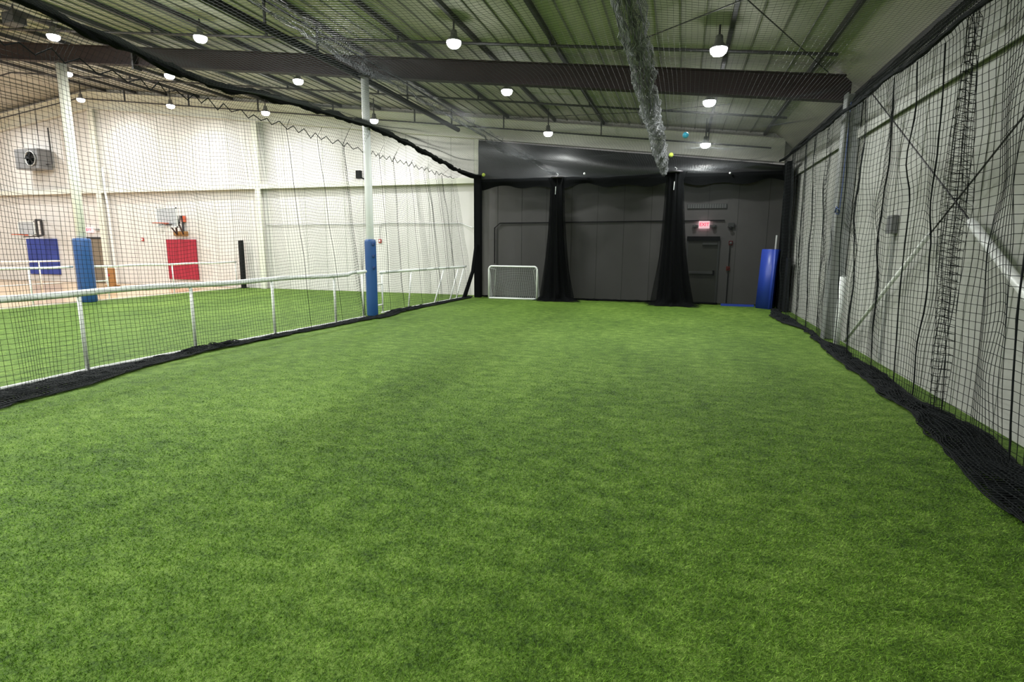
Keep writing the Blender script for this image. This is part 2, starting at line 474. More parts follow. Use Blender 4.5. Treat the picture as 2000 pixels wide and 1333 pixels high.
# conduits on the end wall
rod('conduit', [(-16.6, 19.9, 2.63), (-11.1, 19.9, 2.66)], .014, M['galv'], 'thin grey conduit crossing the end wall left of the near white column', 'conduit')
rod('conduit', [(-11.33, 19.9, 2.08), (-11.33, 19.9, 2.55), (-11.2, 19.9, 2.68), (-7.9, 19.9, 2.66), (-7.4, 19.72, 2.50), (-7.0, 19.72, 2.50)], .014, M['galv'], 'thin grey bent conduit rising from the red alarm to the cream end column', 'conduit')
rod('conduit', [(-6.6, 19.9, 1.2), (-6.6, 19.9, 2.5), (-6.4, 19.9, 2.66), (1.3, 19.9, 2.72)], .022, M['dark_steel'], 'dark conduit crossing the wall behind the black curtain', 'conduit')
rod('downpipe', [(-25.02, 19.72, 5.2), (-25.02, 19.72, 4.2), (-24.95, 19.72, 3.5), (-24.9, 19.72, .02)], .05, M['white'], 'white vertical pipe on the end wall right of the far blue padded column', 'pipe')

# ------------------------------------------------------------------ lamps
lens_me = None
def make_lamp(stem=.33, gain=1.0):
    root = thing('high_bay_lamp', '', 'lamp', (0, 0, 0), 'high-bay lamps under the roof')
    MB().lathe([(.05, .16), (.06, .15), (.07, .04), (.135, -.02), (.148, -.05), (.143, -.05)], (0, 0, 0), 28).build('reflector', M['grey_metal'], root, True)
    MB().lathe([(.140, -.045), (.140, -.08), (.125, -.12), (.09, -.155), (.02, -.17)], (0, 0, 0), 28).build('lens', M['lens'], root, True)
    MB().tube([(0, 0, .15), (0, 0, stem)], .018, 8).build('stem', M['dark_steel'], root)
    ld = bpy.data.lights.new('lamp_light', 'AREA'); ld.shape = 'DISK'; ld.size = .26; ld.energy = LAMP_W*gain; ld.color = (.97, 1.0, .96)
    lo = bpy.data.objects.new('lamp_light', ld); COL.objects.link(lo); lo.location = (0, 0, -.175); lo.parent = root
    ld = bpy.data.lights.new('lamp_glow', 'POINT'); ld.shadow_soft_size = .10; ld.energy = LAMP_UP*gain; ld.color = (.97, 1.0, .96)
    lo = bpy.data.objects.new('lamp_glow', ld); COL.objects.link(lo); lo.location = (0, 0, -.24); lo.parent = root
    return root
protos = {(0, 0): make_lamp(.33, .95), (0, 1): make_lamp(.33, 1.25), (1, 0): make_lamp(.66, .8), (1, 1): make_lamp(.66, .9), (2, 0): make_lamp(.33, 1.4), (2, 1): make_lamp(.33, 1.9)}; used = set()
def lamp(x, y, label, group='high-bay lamps under the roof', p=None, drop=.42):
    p = protos[(p or 0, int(x < -7.7))]     # cage lamps are dimmer than the court's
    o = p if p.name not in used else copy_tree(p); used.add(p.name)
    o.location = (x, y, roof_z(x)-drop); o['label'] = label; o['group'] = group
    return o
near = [(.42, 10.8, 'round bright high-bay lamp at the top right, nearest of the right column of lamps'),
        (-4.44, 10.85, 'round bright high-bay lamp on the near side of the red beam, at the top centre'),
        (-10.68, 11.05, 'round bright high-bay lamp near the red beam between the two black overhead bundles'),
        (-15.5, 11.3, 'round bright high-bay lamp this side of the red beam, farthest left of its row')]
mid = [(.43, 14.4, 'round bright high-bay lamp just beyond the red beam, in the right column of lamps'),
       (-4.46, 14.4, 'round bright high-bay lamp just beyond the red beam, at the centre of the ceiling'),
       (-10.7, 14.5, 'round bright high-bay lamp just beyond the red beam, left of the near white column'),
       (-15.5, 14.7, 'round bright high-bay lamp just beyond the red beam, between the two white columns'),
       (-20.4, 15.2, 'round bright high-bay lamp just beyond the red beam, beside the left white column'),
       (-25.2, 15.4, 'round bright high-bay lamp cut by the left edge of the picture, beyond the red beam')]
far = [(.50, 17.95, 'round bright high-bay lamp close to the black end curtain, in the right column of lamps'),
       (-4.20, 17.95, 'round bright high-bay lamp above the left half of the black end curtain'),
       (-10.3, 17.95, 'round bright high-bay lamp close to the end wall, right of the near white column'),
       (-14.7, 17.95, 'round bright high-bay lamp close to the end wall, above the narrow cream wall column'),
       (-19.0, 17.95, 'round bright high-bay lamp close to the end wall, above the red wall pad'),
       (-23.6, 18.0, 'round bright high-bay lamp close to the end wall, right beside the left white column'),
       (-29.6, 17.9, 'round bright high-bay lamp close to the end wall, farthest left of all')]
for a in near+mid: lamp(*a)
for a in far: lamp(*a, p=1, drop=.76)

for y in (6.4, 1.6, -3.6):  # extra unseen lamps, added to light the near turf
    for x in ((-4.45,) if y > 0 else (.45, -4.45, -10.7, -15.5)):
        lamp(x, y, 'added unseen high-bay lamp outside the picture, lighting turf and walls', 'added high-bay lamps outside the picture', p=2)
for y in (6.4, 1.6):
    for x in (-10.7, -15.5, -20.3, -25.2, -31.4, -37):
        lamp(x, y, 'added unseen high-bay lamp outside the picture, lighting turf and walls', 'added high-bay lamps outside the picture', p=2)
for x in (-31.4, -37):  # two more unseen lamps, added for light on the left walls
    lamp(x, 12.5, 'added unseen high-bay lamp outside the picture, lighting turf and walls', 'added high-bay lamps outside the picture', p=2)

# ------------------------------------------------------------------ fence left of the cage
FX = [(-2, -7.9), (4.65, -7.92), (5.93, -8.0), (7.69, -7.90), (9.39, -7.76), (12.15, -7.60), (12.55, -7.60), (13.48, -7.66), (15, -7.60), (17.2, -7.45), (19.0, -7.35)]
def fx(y): return float(np.interp(y, [a for a, b in FX], [b for a, b in FX]))
RH = 1.13
def frange(a, b, s):
    n = max(2, int((b-a)/s)+1); return [a+(b-a)*i/(n-1) for i in range(n)]
f1 = thing('fence', 'white pipe fence with a foam padded top rail, nearest section before the column', 'fence', (fx(8), 8, 0), 'white pipe fences')
pts = [(fx(y), y, RH+.012*math.sin(y*2.1)+(.03 if y > 11.9 else 0)) for y in frange(2.6, 12.6, .2)]
MB().tube(pts, [.046 if y[1] < 11.8 else .040 for y in pts], 14, wob=.03).build('top_rail', M['foam'], f1, True)
MB().tube([(fx(y), y, .035) for y in frange(2.6, 12.5, .3)], .024, 10).build('bottom_rail', M['pipe_white'], f1, True)
for y in (3.1, 4.52, 5.75, 7.55, 9.36, 11.3, 12.42):
    MB().tube([(fx(y), y, .03), (fx(y), y, RH)], .027 if y < 12 else .022, 12).build('fence_post', M['pipe_white'], f1, True)
f2 = thing('fence', 'white pipe fence section with leaning posts, between the column and the black corner post', 'fence', (fx(16), 16, 0), 'white pipe fences')
pts = [(fx(y), y, RH-.02) for y in frange(13.42, 18.9, .3)]
MB().tube(pts, .038, 12, wob=.02).build('top_rail', M['foam'], f2, True)
MB().tube([(fx(y), y, .03) for y in frange(13.42, 18.7, .3)], .022, 10).build('bottom_rail', M['pipe_white'], f2, True)
for (ya, yb) in ((13.5, 13.5), (14.9, 15.1), (16.5, 17.2), (17.6, 18.3), (18.1, 18.75)):
    MB().tube([(fx(ya), ya, .03), (fx(yb), yb, RH-.03)], .022, 10).build('fence_post', M['pipe_white'], f2, True)
for z in (.25, .80): MB().tube([(fx(13.2), 13.18, z), (fx(13.5), 13.5, z)], .02, 10).build('stub', M['pipe_white'], f2, True)
f3 = thing('fence', 'white pipe fence standing along the far edge of the turf before the wood court', 'fence', (-17.95, 15, 0), 'white pipe fences')
MB().tube([(-17.95, y, 1.10+.01*math.sin(y*3)) for y in frange(5.5, 12.84, .3)], .036, 12).build('top_rail', M['foam'], f3, True)
MB().tube([(-17.95, y, 1.09+.01*math.sin(y*3)) for y in frange(13.36, 19.55, .3)], .036, 12).build('top_rail', M['foam'], f3, True)
for y in (6.2, 8.6, 11.6, 13.9, 16.4, 19.5): MB().tube([(-17.95, y, 0), (-17.95, y, 1.08)], .024, 10).build('fence_post', M['pipe_white'], f3, True)
for z in (.28, .62): MB().tube([(-17.95, 13.4, z), (-17.95, 13.9, z)], .02, 10).build('stub', M['pipe_white'], f3, True)
f4 = thing('fence', 'low white rail fence out on the wood court in front of the blue wall pad', 'fence', (-24.6, 14, 0), 'white pipe fences')
MB().tube([(-24.6, y, 1.1) for y in frange(8, 17.1, .5)], .034, 10).build('top_rail', M['foam'], f4, True)
MB().tube([(-24.6, y, .2) for y in frange(8, 17.1, .5)], .02, 8).build('bottom_rail', M['pipe_white'], f4, True)
for y in (10.2, 12.6, 14.5, 16.3): MB().tube([(-24.6, y, 0), (-24.6, y, 1.1)], .028, 10).build('fence_post', M['pipe_white'], f4, True)

t = thing('padded_post', 'slim black padded post at the far corner of the turf before the white wall', 'post', (-17.75, 19.68, 0))
MB().cbox((-17.83, 19.60, 0), (-17.67, 19.76, 2.0), .03).build('pad', M['black'], t)
MB().box((-17.9, 19.53, 0), (-17.6, 19.83, .02)).build('base_plate', M['black'], t)

# ------------------------------------------------------------------ end of the cage: curtain, posts, drapes
CY = 19.3
def zcur(x): return 5.46-.117*(x+6.9)
c = thing('batting_curtain', 'black curtain wall of thin dark mesh closing the far end of the cage', 'curtain', (-2, CY, 0))
# lower see-through mesh panel
def lower(x): return 4.08+.03*math.sin(x*1.3)
P = []
for x in frange(-6.95, 2.95, .06):
    P.append([(x, CY+.10*(1-z/4.2)*0+.022*math.sin(x*3.1+z*.4)+.03*math.sin(x*.9+1)+.01*math.sin(x*9+z), z) for z in [.02, .4, .9, 1.5, 2.1, 2.8, 3.4, 3.8, lower(x)]])
MB().grid(P).build('mesh_panel', M['curtain'], c, True)
# upper vinyl band, hanging in slack folds
P = []
for x in frange(-6.98, 2.95, .08):
    zt = zcur(x); zb = 4.02+.03*math.sin(x*1.3)
    row = []
    for k in range(13):
        s = k/12; z = zb+(zt-zb)*s
        y = CY-.03-.13*math.sin(math.pi*s)*(.6+.4*math.sin(x*.8+2))-.035*math.sin(s*7+x*.7)-.02*math.sin(x*2.3+s*3)
        row.append((x, y, z))
    P.append(row)
MB().grid(P).build('upper_panel', M['black_gloss'], c, True)
# drooping hem folds where the two panels meet
P = []
for x in frange(-6.9, 2.9, .07):
    d = .22+.10*abs(math.sin(x*1.15+.4))+.05*math.sin(x*4.3)
    P.append([(x, CY-.06, 4.15), (x, CY-.17, 4.10), (x, CY-.15, 4.02), (x, CY-.08, 4.10-d*.6), (x, CY-.05, 4.12-d)])
MB().grid(P).build('valance', M['drape'], c, True)
MB().tube([(-6.95, CY-.1, 4.10), (-2.0, CY-.1, 4.07), (2.9, CY-.1, 4.05)], .035, 10).build('top_rod', M['black'], c, True)
MB().tube([(x, CY-.01+.02*math.sin(x*3), .045) for x in frange(-6.9, 1.2, .12)], .03, 8, wob=.3).build('bottom_hem', M['drape'], c, True)

t = thing('corner_post', 'black wrapped post at the left edge of the end curtain', 'post', (-6.98, 19.15, 0))
MB().cbox((-7.10, 19.05, 0), (-6.86, 19.28, 4.3), .03).build('wrap', M['drape'], t)
P = []
for z in frange(0, 4.2, .2):
    P.append([(-6.86+.12*max(0, 1-abs(z-.0)/3.0)*(1+.3*math.sin(z*4))+.02, 19.1, z), (-6.84, 19.2, z)])
tag(MB().tube([(-7.28, 18.55, .02), (-7.05, 18.80, .95), (-6.98, 18.98, 1.9)], [.075, .07, .06], 10, wob=.08).build('leaning_pole', M['drape']), 'black wrapped pole leaning against the curtain corner post at the fence end', 'pole')

def drape(cx, cy, zt, r0, r1, seed, label, skew=0):
    root = thing('gathered_net', label, 'net drape', (cx, cy, 0), 'gathered black net drapes')
    r = random.Random(seed); n = 96
    ph = [r.uniform(0, 6.28) for _ in range(6)]
    def shell(f, z0):
        P = []
        zs = [0.015, .03, .06, .10, .16, .3, .6, 1.0, 1.5, 2.1, 2.7, 3.2, 3.6, zt-.25, zt-.12, zt-.04, zt]
        for z in zs:
            s = 1-z/zt
            R = r0+(r1-r0)*(s**2.1)
            if z > zt-.3: R = r0*(.85+.45*(z-(zt-.3))/.3)
            if z < .12: R *= 1.0+.55*(1-z/.12)
            R *= f
            row = []
            for k in range(n):
                a = 2*math.pi*k/n
                w = 1+.16*math.sin(9*a+ph[0])+.10*math.sin(17*a+ph[1]+z)+.06*math.sin(5*a+ph[2]-z*.6)+.05*math.sin(29*a+ph[3])
                if z < .12: w *= 1+.22*math.sin(4*a+ph[4])+.10*math.sin(11*a+ph[5])
                row.append((cx+skew*s*s+R*w*math.cos(a), cy+R*w*.55*math.sin(a), z))
            P.append(row)
        return P
    mb = MB(); P = shell(.72, 0); mb.grid(P, closed=True); mb.add(P[-1], [tuple(range(n))])
    mb.build('inner_folds', M['drape'], root, True)
    mb = MB(); P = shell(1.0, 0); mb.grid(P, closed=True)
    mb.build('outer_folds', M['drape_thin'], root, True)
    MB().lathe([(r0*.9, 0), (r0*1.05, .03), (r0*.9, .06)], (cx, cy, zt-.03), 20).build('gather_ring', M['dark_steel'], root, True)
    MB().tube([(cx-.02, cy-r0*.62, zt-.30), (cx-.03, cy-r0*.64, zt-.55)], .009, 6).build('tie_cord', M['net_white'], root)
    MB().tube([(cx+.0, cy-.02, zt), (cx+.03, cy-.02, zt+.10), (cx-.03, cy-.02, zt+.14)], .012, 6).build('hook', M['galv'], root)
    return root
drape(-4.05, 18.75, 4.08, .20, .50, 3, 'black net drape gathered into a bell shape, right of the small soccer goal', .05)
drape(-.30, 18.55, 4.12, .23, .56, 5, 'black net drape gathered into a bell shape, left of the exit door', .12)

# dark strip of curtain wrapping the right-hand corner
P = []
for y in frange(18.15, 19.35, .06):
    P.append([(2.93+.05*math.sin(y*17)+.02*math.sin(y*41)-.10*(z/4.3 > .9), y, z) for z in (.02, .6, 1.4, 2.2, 3.0, 3.8, 4.3)])
tag(MB().grid(P).build('corner_curtain', M['drape']), 'black pleated curtain strip in the right-hand far corner beside the blue mat', 'curtain')

# door, sign and alarm on the wall behind the curtain
K = 1.034
def W(x, z): return (x*K, 1.8+(z-1.8)*K)
dx0, dx1 = .20*K, 1.10*K
d = struct(MB().cbox((dx0, 19.86, .01), (dx1, 19.92, 2.06), .005).build('door_1', M['door']))
MB().box((dx0-.05, 19.84, 0), (dx0, 19.94, 2.14)).build('door_frame', M['galv'], d)
MB().box((dx1, 19.84, 0), (dx1+.05, 19.94, 2.14)).build('door_frame', M['galv'], d)
MB().box((dx0-.05, 19.80, 2.06), (dx1+.05, 19.94, 2.2)).build('shaded_header', M['black'], d)  # header coloured black to stand in for the shadow over the door
pb = MB().cbox((dx0+.06, 19.78, .97), (dx1-.08, 19.83, 1.05), .012).build('push_bar', M['galv'], d)
MB().box((dx1-.12, 19.78, .93), (dx1-.06, 19.86, 1.09)).build('latch_case', M['black'], d)
cl = MB().cbox((dx0+.45, 19.78, 1.92), (dx1-.02, 19.86, 1.99), .01).build('door_closer', M['galv'], d)
s = thing('exit_sign', 'lit red and white EXIT sign with two emergency spotlights above the door behind the curtain', 'exit sign', (.66, 19.9, 2.6))
sb_ = MB().cbox((.50, 19.84, 2.46), (.84, 19.93, 2.70), .015).build('sign_box', M['sign'], s)
text_mesh('sign_text', 'EXIT', .15, .004, Vector((.67, 19.835, 2.58)), Matrix.Rotation(math.pi/2, 4, 'X'), M['sign_red'], sb_)
for xx in (.38, .98):
    h = MB().lathe([(.03, .08), (.06, .02), (.06, 0)], (xx, 19.80, 2.52), 14, axis='y').build('spotlight', M['galv'], s, True)
MB().cbox((.30, 19.87, 2.49), (1.06, 19.93, 2.57), .01).build('back_bar', M['galv'], s)
s = thing('emergency_light', 'small pale emergency light on the wall right of the exit sign', 'light', (1.5, 19.9, 2.5))
MB().cbox((1.40, 19.84, 2.50), (1.60, 19.93, 2.64), .015).build('housing', M['galv'], s)
MB().lathe([(.03, .07), (.055, .02), (.055, 0)], (1.50, 19.80, 2.46), 14, axis='y').build('spotlight', M['dark_steel'], s, True)
s = thing('wall_louvre', 'pale narrow slatted strip on the wall above the exit sign', 'strip', (.72, 19.9, 3.15))
MB().box((.11, 19.90, 3.10), (1.34, 19.94, 3.25)).build('backing', M['galv'], s)
mb = MB()
for i in range(16): mb.box((.13+i*.075, 19.88, 3.11), (.18+i*.075, 19.91, 3.24))
mb.build('slats', M['white'], s)
def alarm(x, z, y, label, m='red', n='fire_alarm'):
    s = thing(n, label, 'alarm', (x, y, z), None)
    MB().cbox((x-.06, y-.045, z-.07), (x+.06, y, z+.07), .012).build('body', M[m], s)
    MB().lathe([(.015, -.02), (.04, -.01), (.042, 0)], (x, y-.045, z), 14, axis='y').build('horn', M['white'] if m == 'red' else M['red'], s, True)
    return s
alarm(1.53, 1.99, 19.93, 'red fire alarm on the wall right of the exit door')
alarm(1.50, 1.16, 19.93, 'pinkish pull station low on the wall right of the exit door', 'orange', 'pull_station')
alarm(-23.34, 2.02, 19.93, 'small red fire alarm on the white end wall left of the red pad')
alarm(-11.33, 2.00, 19.93, 'small red fire alarm on the white wall right of the near white column')
tag(MB().box((1.50, 19.90, .02), (1.53, 19.93, 1.92)).build('cable_cover', M['dark_steel']), 'thin dark cable cover running down from the red fire alarm by the door', 'cable cover')
tag(MB().box((1.3, 19.05, .0), (2.28, 19.2, .06)).build('floor_strip', M['blue_mat']), 'low blue strip on the turf edge below the exit door', 'strip')

# blue folded mat standing in the corner
t = thing('folded_mat', 'tall blue folded gym mat standing in the right-hand far corner', 'mat', (2.6, 18.7, 0))
def leaf(ax, ay, bx, by, th, h, lean):
    d = Vector((bx-ax, by-ay, 0)).normalized(); nn = Vector((-d.y, d.x, 0))
    vs = []
    for z in (0.0, h):
        for (px, py) in ((ax, ay), (bx, by)):
            for o in (0, th):
                vs.append((px+nn.x*o+lean*z, py+nn.y*o, z+.0))
    bmx = bmesh.new(); V = [bmx.verts.new(v) for v in vs]
    for f in ((0, 1, 3, 2), (4, 6, 7, 5), (0, 4, 5, 1), (2, 3, 7, 6), (0, 2, 6, 4), (1, 5, 7, 3)): bmx.faces.new([V[i] for i in f])
    bmesh.ops.bevel(bmx, geom=bmx.edges[:], offset=.018, segments=3, affect='EDGES')
    bmx.verts.index_update(); mb = MB().add([v.co for v in bmx.verts], [[v.index for v in f.verts] for f in bmx.faces]); bmx.free()
    return mb
leaf(2.27, 18.75, 2.66, 18.42, .12, 1.80, .035).build('mat_panel', M['blue_mat'], t, True)
leaf(2.69, 18.41, 2.86, 18.85, .10, 1.80, .02).build('mat_panel', M['blue_mat'], t, True)
tag(MB().tube([(2.72, 18.95, 0), (2.76, 18.95, 2.22)], .032, 10).build('white_stick', M['galv']), 'pale pole standing behind the blue folded mat', 'pole')
tag(MB().cbox((2.93, 17.75, 0), (3.02, 18.12, 1.55), .015).build('black_board', M['black']), 'black board leaning on the right wall beside the blue mat', 'board')

# small soccer goal
g = thing('soccer_goal', 'small white metal soccer goal with a white net before the end curtain', 'goal', (-5.6, 18.75, 0))
GX0, GX1, GY, GH = -6.42, -4.68, 18.72, 1.15
def rpath(a, b, h, r):
    pts = [(a, GY, .03), (a, GY, h-r)]
    for k in range(1, 6): an = math.pi/2*k/6; pts.append((a+r-r*math.cos(an), GY, h-r+r*math.sin(an)))
    for k in range(1, 6): an = math.pi/2*(1-k/6); pts.append((b-r+r*math.cos(an), GY, h-r+r*math.sin(an)))
    pts += [(b, GY, h-r), (b, GY, .03)]; return pts
MB().tube(rpath(GX0, GX1, GH, .12), .030, 12).build('goal_frame', M['white'], g, True)
MB().tube([(GX0, GY, .035), (GX1, GY, .035)], .028, 12).build('ground_bar', M['white'], g, True)
MB().tube([(GX0, GY, .03), (GX0+.06, GY+.4, .03), (GX1-.06, GY+.4, .03), (GX1, GY, .03)], .014, 8).build('rear_bar', M['white'], g, True)
for xx in (GX0, GX1):
    sg = 1 if xx == GX0 else -1
    MB().tube([(xx, GY, GH-.06), (xx+sg*.18, GY+.22, GH-.12), (xx+sg*.06, GY+.4, .04)], .010, 8).build('side_stay', M['white'], g, True)
nu, nv = 26, 22
Pn = np.zeros((nu, nv, 3))
for i in range(nu):
    for j in range(nv):
        s = i/(nu-1); q = j/(nv-1)
        Pn[i, j] = (GX0+.04+(GX1-GX0-.08)*s+.02*math.sin(q*9+s*5), GY+.04+.34*(q**.6)+.03*math.sin(s*9), GH-.03-(GH-.07)*q-.08*math.sin(math.pi*s)*math.sin(math.pi*q))
net_mesh('goal_net', Pn, .0042, M['net_white'], g)
for xx in (GX0, GX1):
    Ps = np.zeros((8, 20, 3))
    for i in range(8):
        for j in range(20):
            q = j/19; s = i/7
            Ps[i, j] = (xx+.01*math.sin(q*8), GY+.02+s*.36*(q**.6), GH-.06-(GH-.09)*q)
    net_mesh('side_net', Ps, .004, M['net_white'], g)

# ------------------------------------------------------------------ end wall of the court
t = thing('wall_pad', 'blue wall pad under the left basketball hoop', 'wall pad', (-29.7, 19.9, .3))
for k in range(3): MB().cbox((-30.62+.66*k, 19.85, .33), (-29.98+.66*k, 19.94, 2.03), .015).build('pad_panel', M['blue_wall'], t)
t = thing('wall_pad', 'red wall pad under the right basketball hoop', 'wall pad', (-21.1, 19.9, .3))
for k in range(3): MB().cbox((-21.95+.54*k, 19.85, .28), (-21.42+.54*k, 19.94, 2.03), .015).build('pad_panel', M['red_wall'], t)

def hoop(x, zb, zrim, board_y, bw, bh, wall_off, label):
    h = thing('basketball_hoop', label, 'basketball hoop', (x, board_y, zrim), 'basketball hoops on the end wall')
    MB().cbox((x-bw/2, board_y, zb), (x+bw/2, board_y+.03, zb+bh), .008).build('backboard', M['glass'], h)
    mb = MB()
    for (a, b) in (((x-bw/2, board_y-.005, zb), (x+bw/2, board_y+.035, zb+.04)), ((x-bw/2, board_y-.005, zb+bh-.04), (x+bw/2, board_y+.035, zb+bh)),
                   ((x-bw/2, board_y-.005, zb), (x-bw/2+.04, board_y+.035, zb+bh)), ((x+bw/2-.04, board_y-.005, zb), (x+bw/2, board_y+.035, zb+bh))): mb.box(a, b)
    mb.build('board_edge', M['white'], h)
    mb = MB()
    mb.tube([(x+.23*math.cos(a*math.pi/12), board_y-.38+.23*math.sin(a*math.pi/12), zrim) for a in range(25)], .016, 8, cap=False)
    mb.box((x-.08, board_y-.16, zrim-.05), (x+.08, board_y, zrim+.02))
    rim = mb.build('rim', M['orange'], h, False)
    n = 13; Pq = np.zeros((n, 7, 3))
    for i in range(n):
        for j in range(7):
            a = 2*math.pi*i/(n-1)+j*.26; rr = .22-.10*(j/6)**.7
            Pq[i, j] = (x+rr*math.cos(a), board_y-.38+rr*math.sin(a), zrim-.02-.38*j/6)
    net_mesh('hoop_net', Pq, .006, M['net_white'], rim)
    return h
h1 = hoop(-28.95, 2.18, 2.2, 18.85, 1.05, .64, .4, 'left basketball hoop with clear backboard and black swing frame above the blue pad')
def S(px, pz, y): return (px*y/19.9, y, 1.8+(pz-1.8)*y/19.9)   # where a spot seen against the end wall lies, nearer in front of it
mb = MB()
for (a, b) in ((S(-29.85, 2.15, 18.95), S(-29.85, 2.92, 18.95)), (S(-29.85, 2.92, 18.95), (-29.50, 19.88, 2.92)), ((-29.50, 19.88, 2.92), (-29.50, 19.88, 2.2)), (S(-29.85, 2.15, 18.95), (-29.50, 19.88, 2.2)), (S(-29.85, 2.5, 18.95), S(-30.2, 2.2, 18.9))):
    mb.tube([a, b], .05, 8)
mb.tube([S(-30.9, 2.12, 18.6), S(-29.85, 2.15, 18.95)], .025, 8)
mb.build('support_frame', M['dark_steel'], h1)
h2 = hoop(-20.35, 2.50, 2.66, 18.55, 1.05, .80, .4, 'right basketball hoop with clear backboard and black support arms above the red pad')
mb = MB()
for (a, b, r) in ((S(-22.0, 2.72, 18.6), S(-21.3, 2.72, 18.65), .035), (S(-21.35, 2.72, 18.7), (-21.3, 19.86, 2.28), .04), (S(-21.75, 2.70, 18.6), (-21.3, 19.86, 2.24), .03),
                  (S(-21.2, 2.72, 18.9), (-20.95, 19.86, 2.28), .035), (S(-21.15, 2.75, 18.7), (-21.05, 19.86, 3.02), .04), ((-20.95, 19.88, 2.25), (-20.95, 19.88, 3.05), .045), (S(-21.25, 2.6, 18.7), S(-21.25, 3.05, 18.7), .04)):
    mb.tube([a, b], r, 8)
mb.tube([S(-22.3, 2.66, 18.3), S(-21.3, 2.70, 18.65)], .025, 8)
mb.build('support_frame', M['dark_steel'], h2)
MB().cbox((-21.5, 19.86, 2.18), (-20.75, 19.94, 2.38), .01).build('mount_board', M['plywood'], h2)
MB().cbox((-21.02, 19.86, 2.78), (-20.80, 19.94, 3.04), .01).build('mount_board', M['orange'], h2)

t = thing('unit_heater', 'grey unit heater with a round fan grille high on the end wall at left', 'heater', (-29.0, 19.6, 5.3))
MB().cbox((-29.72, 19.25, 5.18), (-28.25, 19.85, 6.08), .03).build('casing', M['grey_metal'], t)
MB().lathe([(.34, 0), (.34, -.05), (.30, -.05), (.30, 0)], (-28.68, 19.24, 5.63), 24, axis='y').build('fan_shroud', M['galv'], t, True)
mb = MB()
for k in range(5):
    a = 2*math.pi*k/5
    ca, sa = math.cos(a), math.sin(a); cb, sb = math.cos(a+.7), math.sin(a+.7)
    mb.add([(-28.68+.06*ca, 19.2, 5.63+.06*sa), (-28.68+.29*ca, 19.2, 5.63+.29*sa), (-28.68+.29*cb, 19.16, 5.63+.29*sb), (-28.68+.06*cb, 19.16, 5.63+.06*sb),
            (-28.68+.06*ca, 19.215, 5.63+.06*sa), (-28.68+.29*ca, 19.215, 5.63+.29*sa), (-28.68+.29*cb, 19.175, 5.63+.29*sb), (-28.68+.06*cb, 19.175, 5.63+.06*sb)],
           [(0, 1, 2, 3), (7, 6, 5, 4), (0, 4, 5, 1), (1, 5, 6, 2), (2, 6, 7, 3), (3, 7, 4, 0)])
mb.lathe([(.05, -.03), (.07, 0)], (-28.68, 19.2, 5.63), 12, axis='y')
mb.build('fan', M['black'], t)
for xx in (-29.5, -28.5): MB().tube([(xx, 19.55, 6.2), (xx, 19.55, roof_z(xx)-.02)], .012, 6).build('hanger_rod', M['dark_steel'], t)
MB().tube([(-28.25, 19.6, 5.4), (-27.9, 19.6, 5.4), (-27.9, 19.6, 7.0)], .03, 8).build('flue', M['dark_steel'], t)
s = thing('exit_sign', 'glowing red and white EXIT sign on the end wall above the far brown door', 'exit sign', (-26.46, 19.9, 2.43))
MB().cbox((-26.65, 19.85, 2.32), (-26.27, 19.93, 2.56), .015).build('sign_box', M['sign2'], s)
text_mesh('sign_text', 'EXIT', .15, .004, Vector((-26.46, 19.845, 2.44)), Matrix.Rotation(math.pi/2, 4, 'X'), M['sign_red2'], s)
MB().cbox((-26.10, 19.85, 2.40), (-25.9, 19.93, 2.50), .01).build('spotlight', M['galv'], s)
d = struct(MB().cbox((-26.75, 19.88, 0), (-25.82, 19.94, 2.03), .005).build('door_2', M['brown_door']))
MB().box((-26.82, 19.86, 0), (-26.76, 19.95, 2.1)).build('door_frame', M['cream'], d)
MB().box((-26.82, 19.86, 2.04), (-25.76, 19.95, 2.12)).build('door_frame', M['dark_steel'], d)
t = thing('wooden_stand', 'orange brown wooden board stand on the floor right of the white pipe', 'stand', (-23.7, 18.4, 0))
MB().cbox((-23.95, 18.5, 0), (-23.48, 18.58, .78), .04).build('board', M['plywood'], t)
MB().lathe([(.05, -.02), (.07, 0)], (-23.8, 18.5, .48), 12, axis='y').build('red_disc', M['red'], t)
MB().box((-23.93, 18.4, 0), (-23.50, 18.75, .04)).build('foot', M['plywood'], t)
t = thing('wall_speaker', 'small black loudspeaker high on the wall left of the near white column', 'speaker', (-12.0, 19.8, 4.4))
MB().cbox((-12.13, 19.62, 4.36), (-11.93, 19.78, 4.66), .02).build('cabinet', M['black'], t)
MB().tube([(-12.0, 19.7, 4.42), (-11.86, 19.72, 4.36), (-11.84, 19.93, 4.36)], .025, 8).build('bracket', M['black'], t)

# ------------------------------------------------------------------ right wall bits
t = thing('electrical_box', 'grey electrical box with a conduit running down on the right wall', 'electrical box', (3.1, 10.15, 2.2))
MB().cbox((3.05, 10.05, 2.05), (3.145, 10.27, 2.33), .01).build('box', M['grey_metal'], t)
MB().tube([(3.12, 10.12, 2.05), (3.12, 10.12, .02)], .018, 8).build('conduit', M['galv'], t)
t = thing('padded_stub_post', 'short white padded post standing before the grey wall column', 'post', (2.86, 11.9, 0))
MB().tube([(2.93, 11.9, 0), (2.93, 11.9, 1.30)], .055, 16).build('sleeve', M['foam'], t, True)
MB().lathe([(.05, 0), (.03, .02), (.012, .025)], (2.93, 11.9, 1.30), 14).build('cap', M['galv'], t, True)
def brace(a, b, c, r, label):
    t = thing('wall_brace', label, 'brace', a, 'diagonal braces on the right wall')
    MB().tube([a, b], r, 14).build('white_sleeve', M['pipe_white'], t, True)
    MB().tube([b, c], .010, 8).build('rod', M['dark_steel'], t)
    return t
X3 = 3.03
brace((X3, 11.73, .12), (X3, 8.53, 2.0), (X3, 4.2, 4.55), .030, 'diagonal brace with a thin white sleeve rising toward the viewer on the right wall')
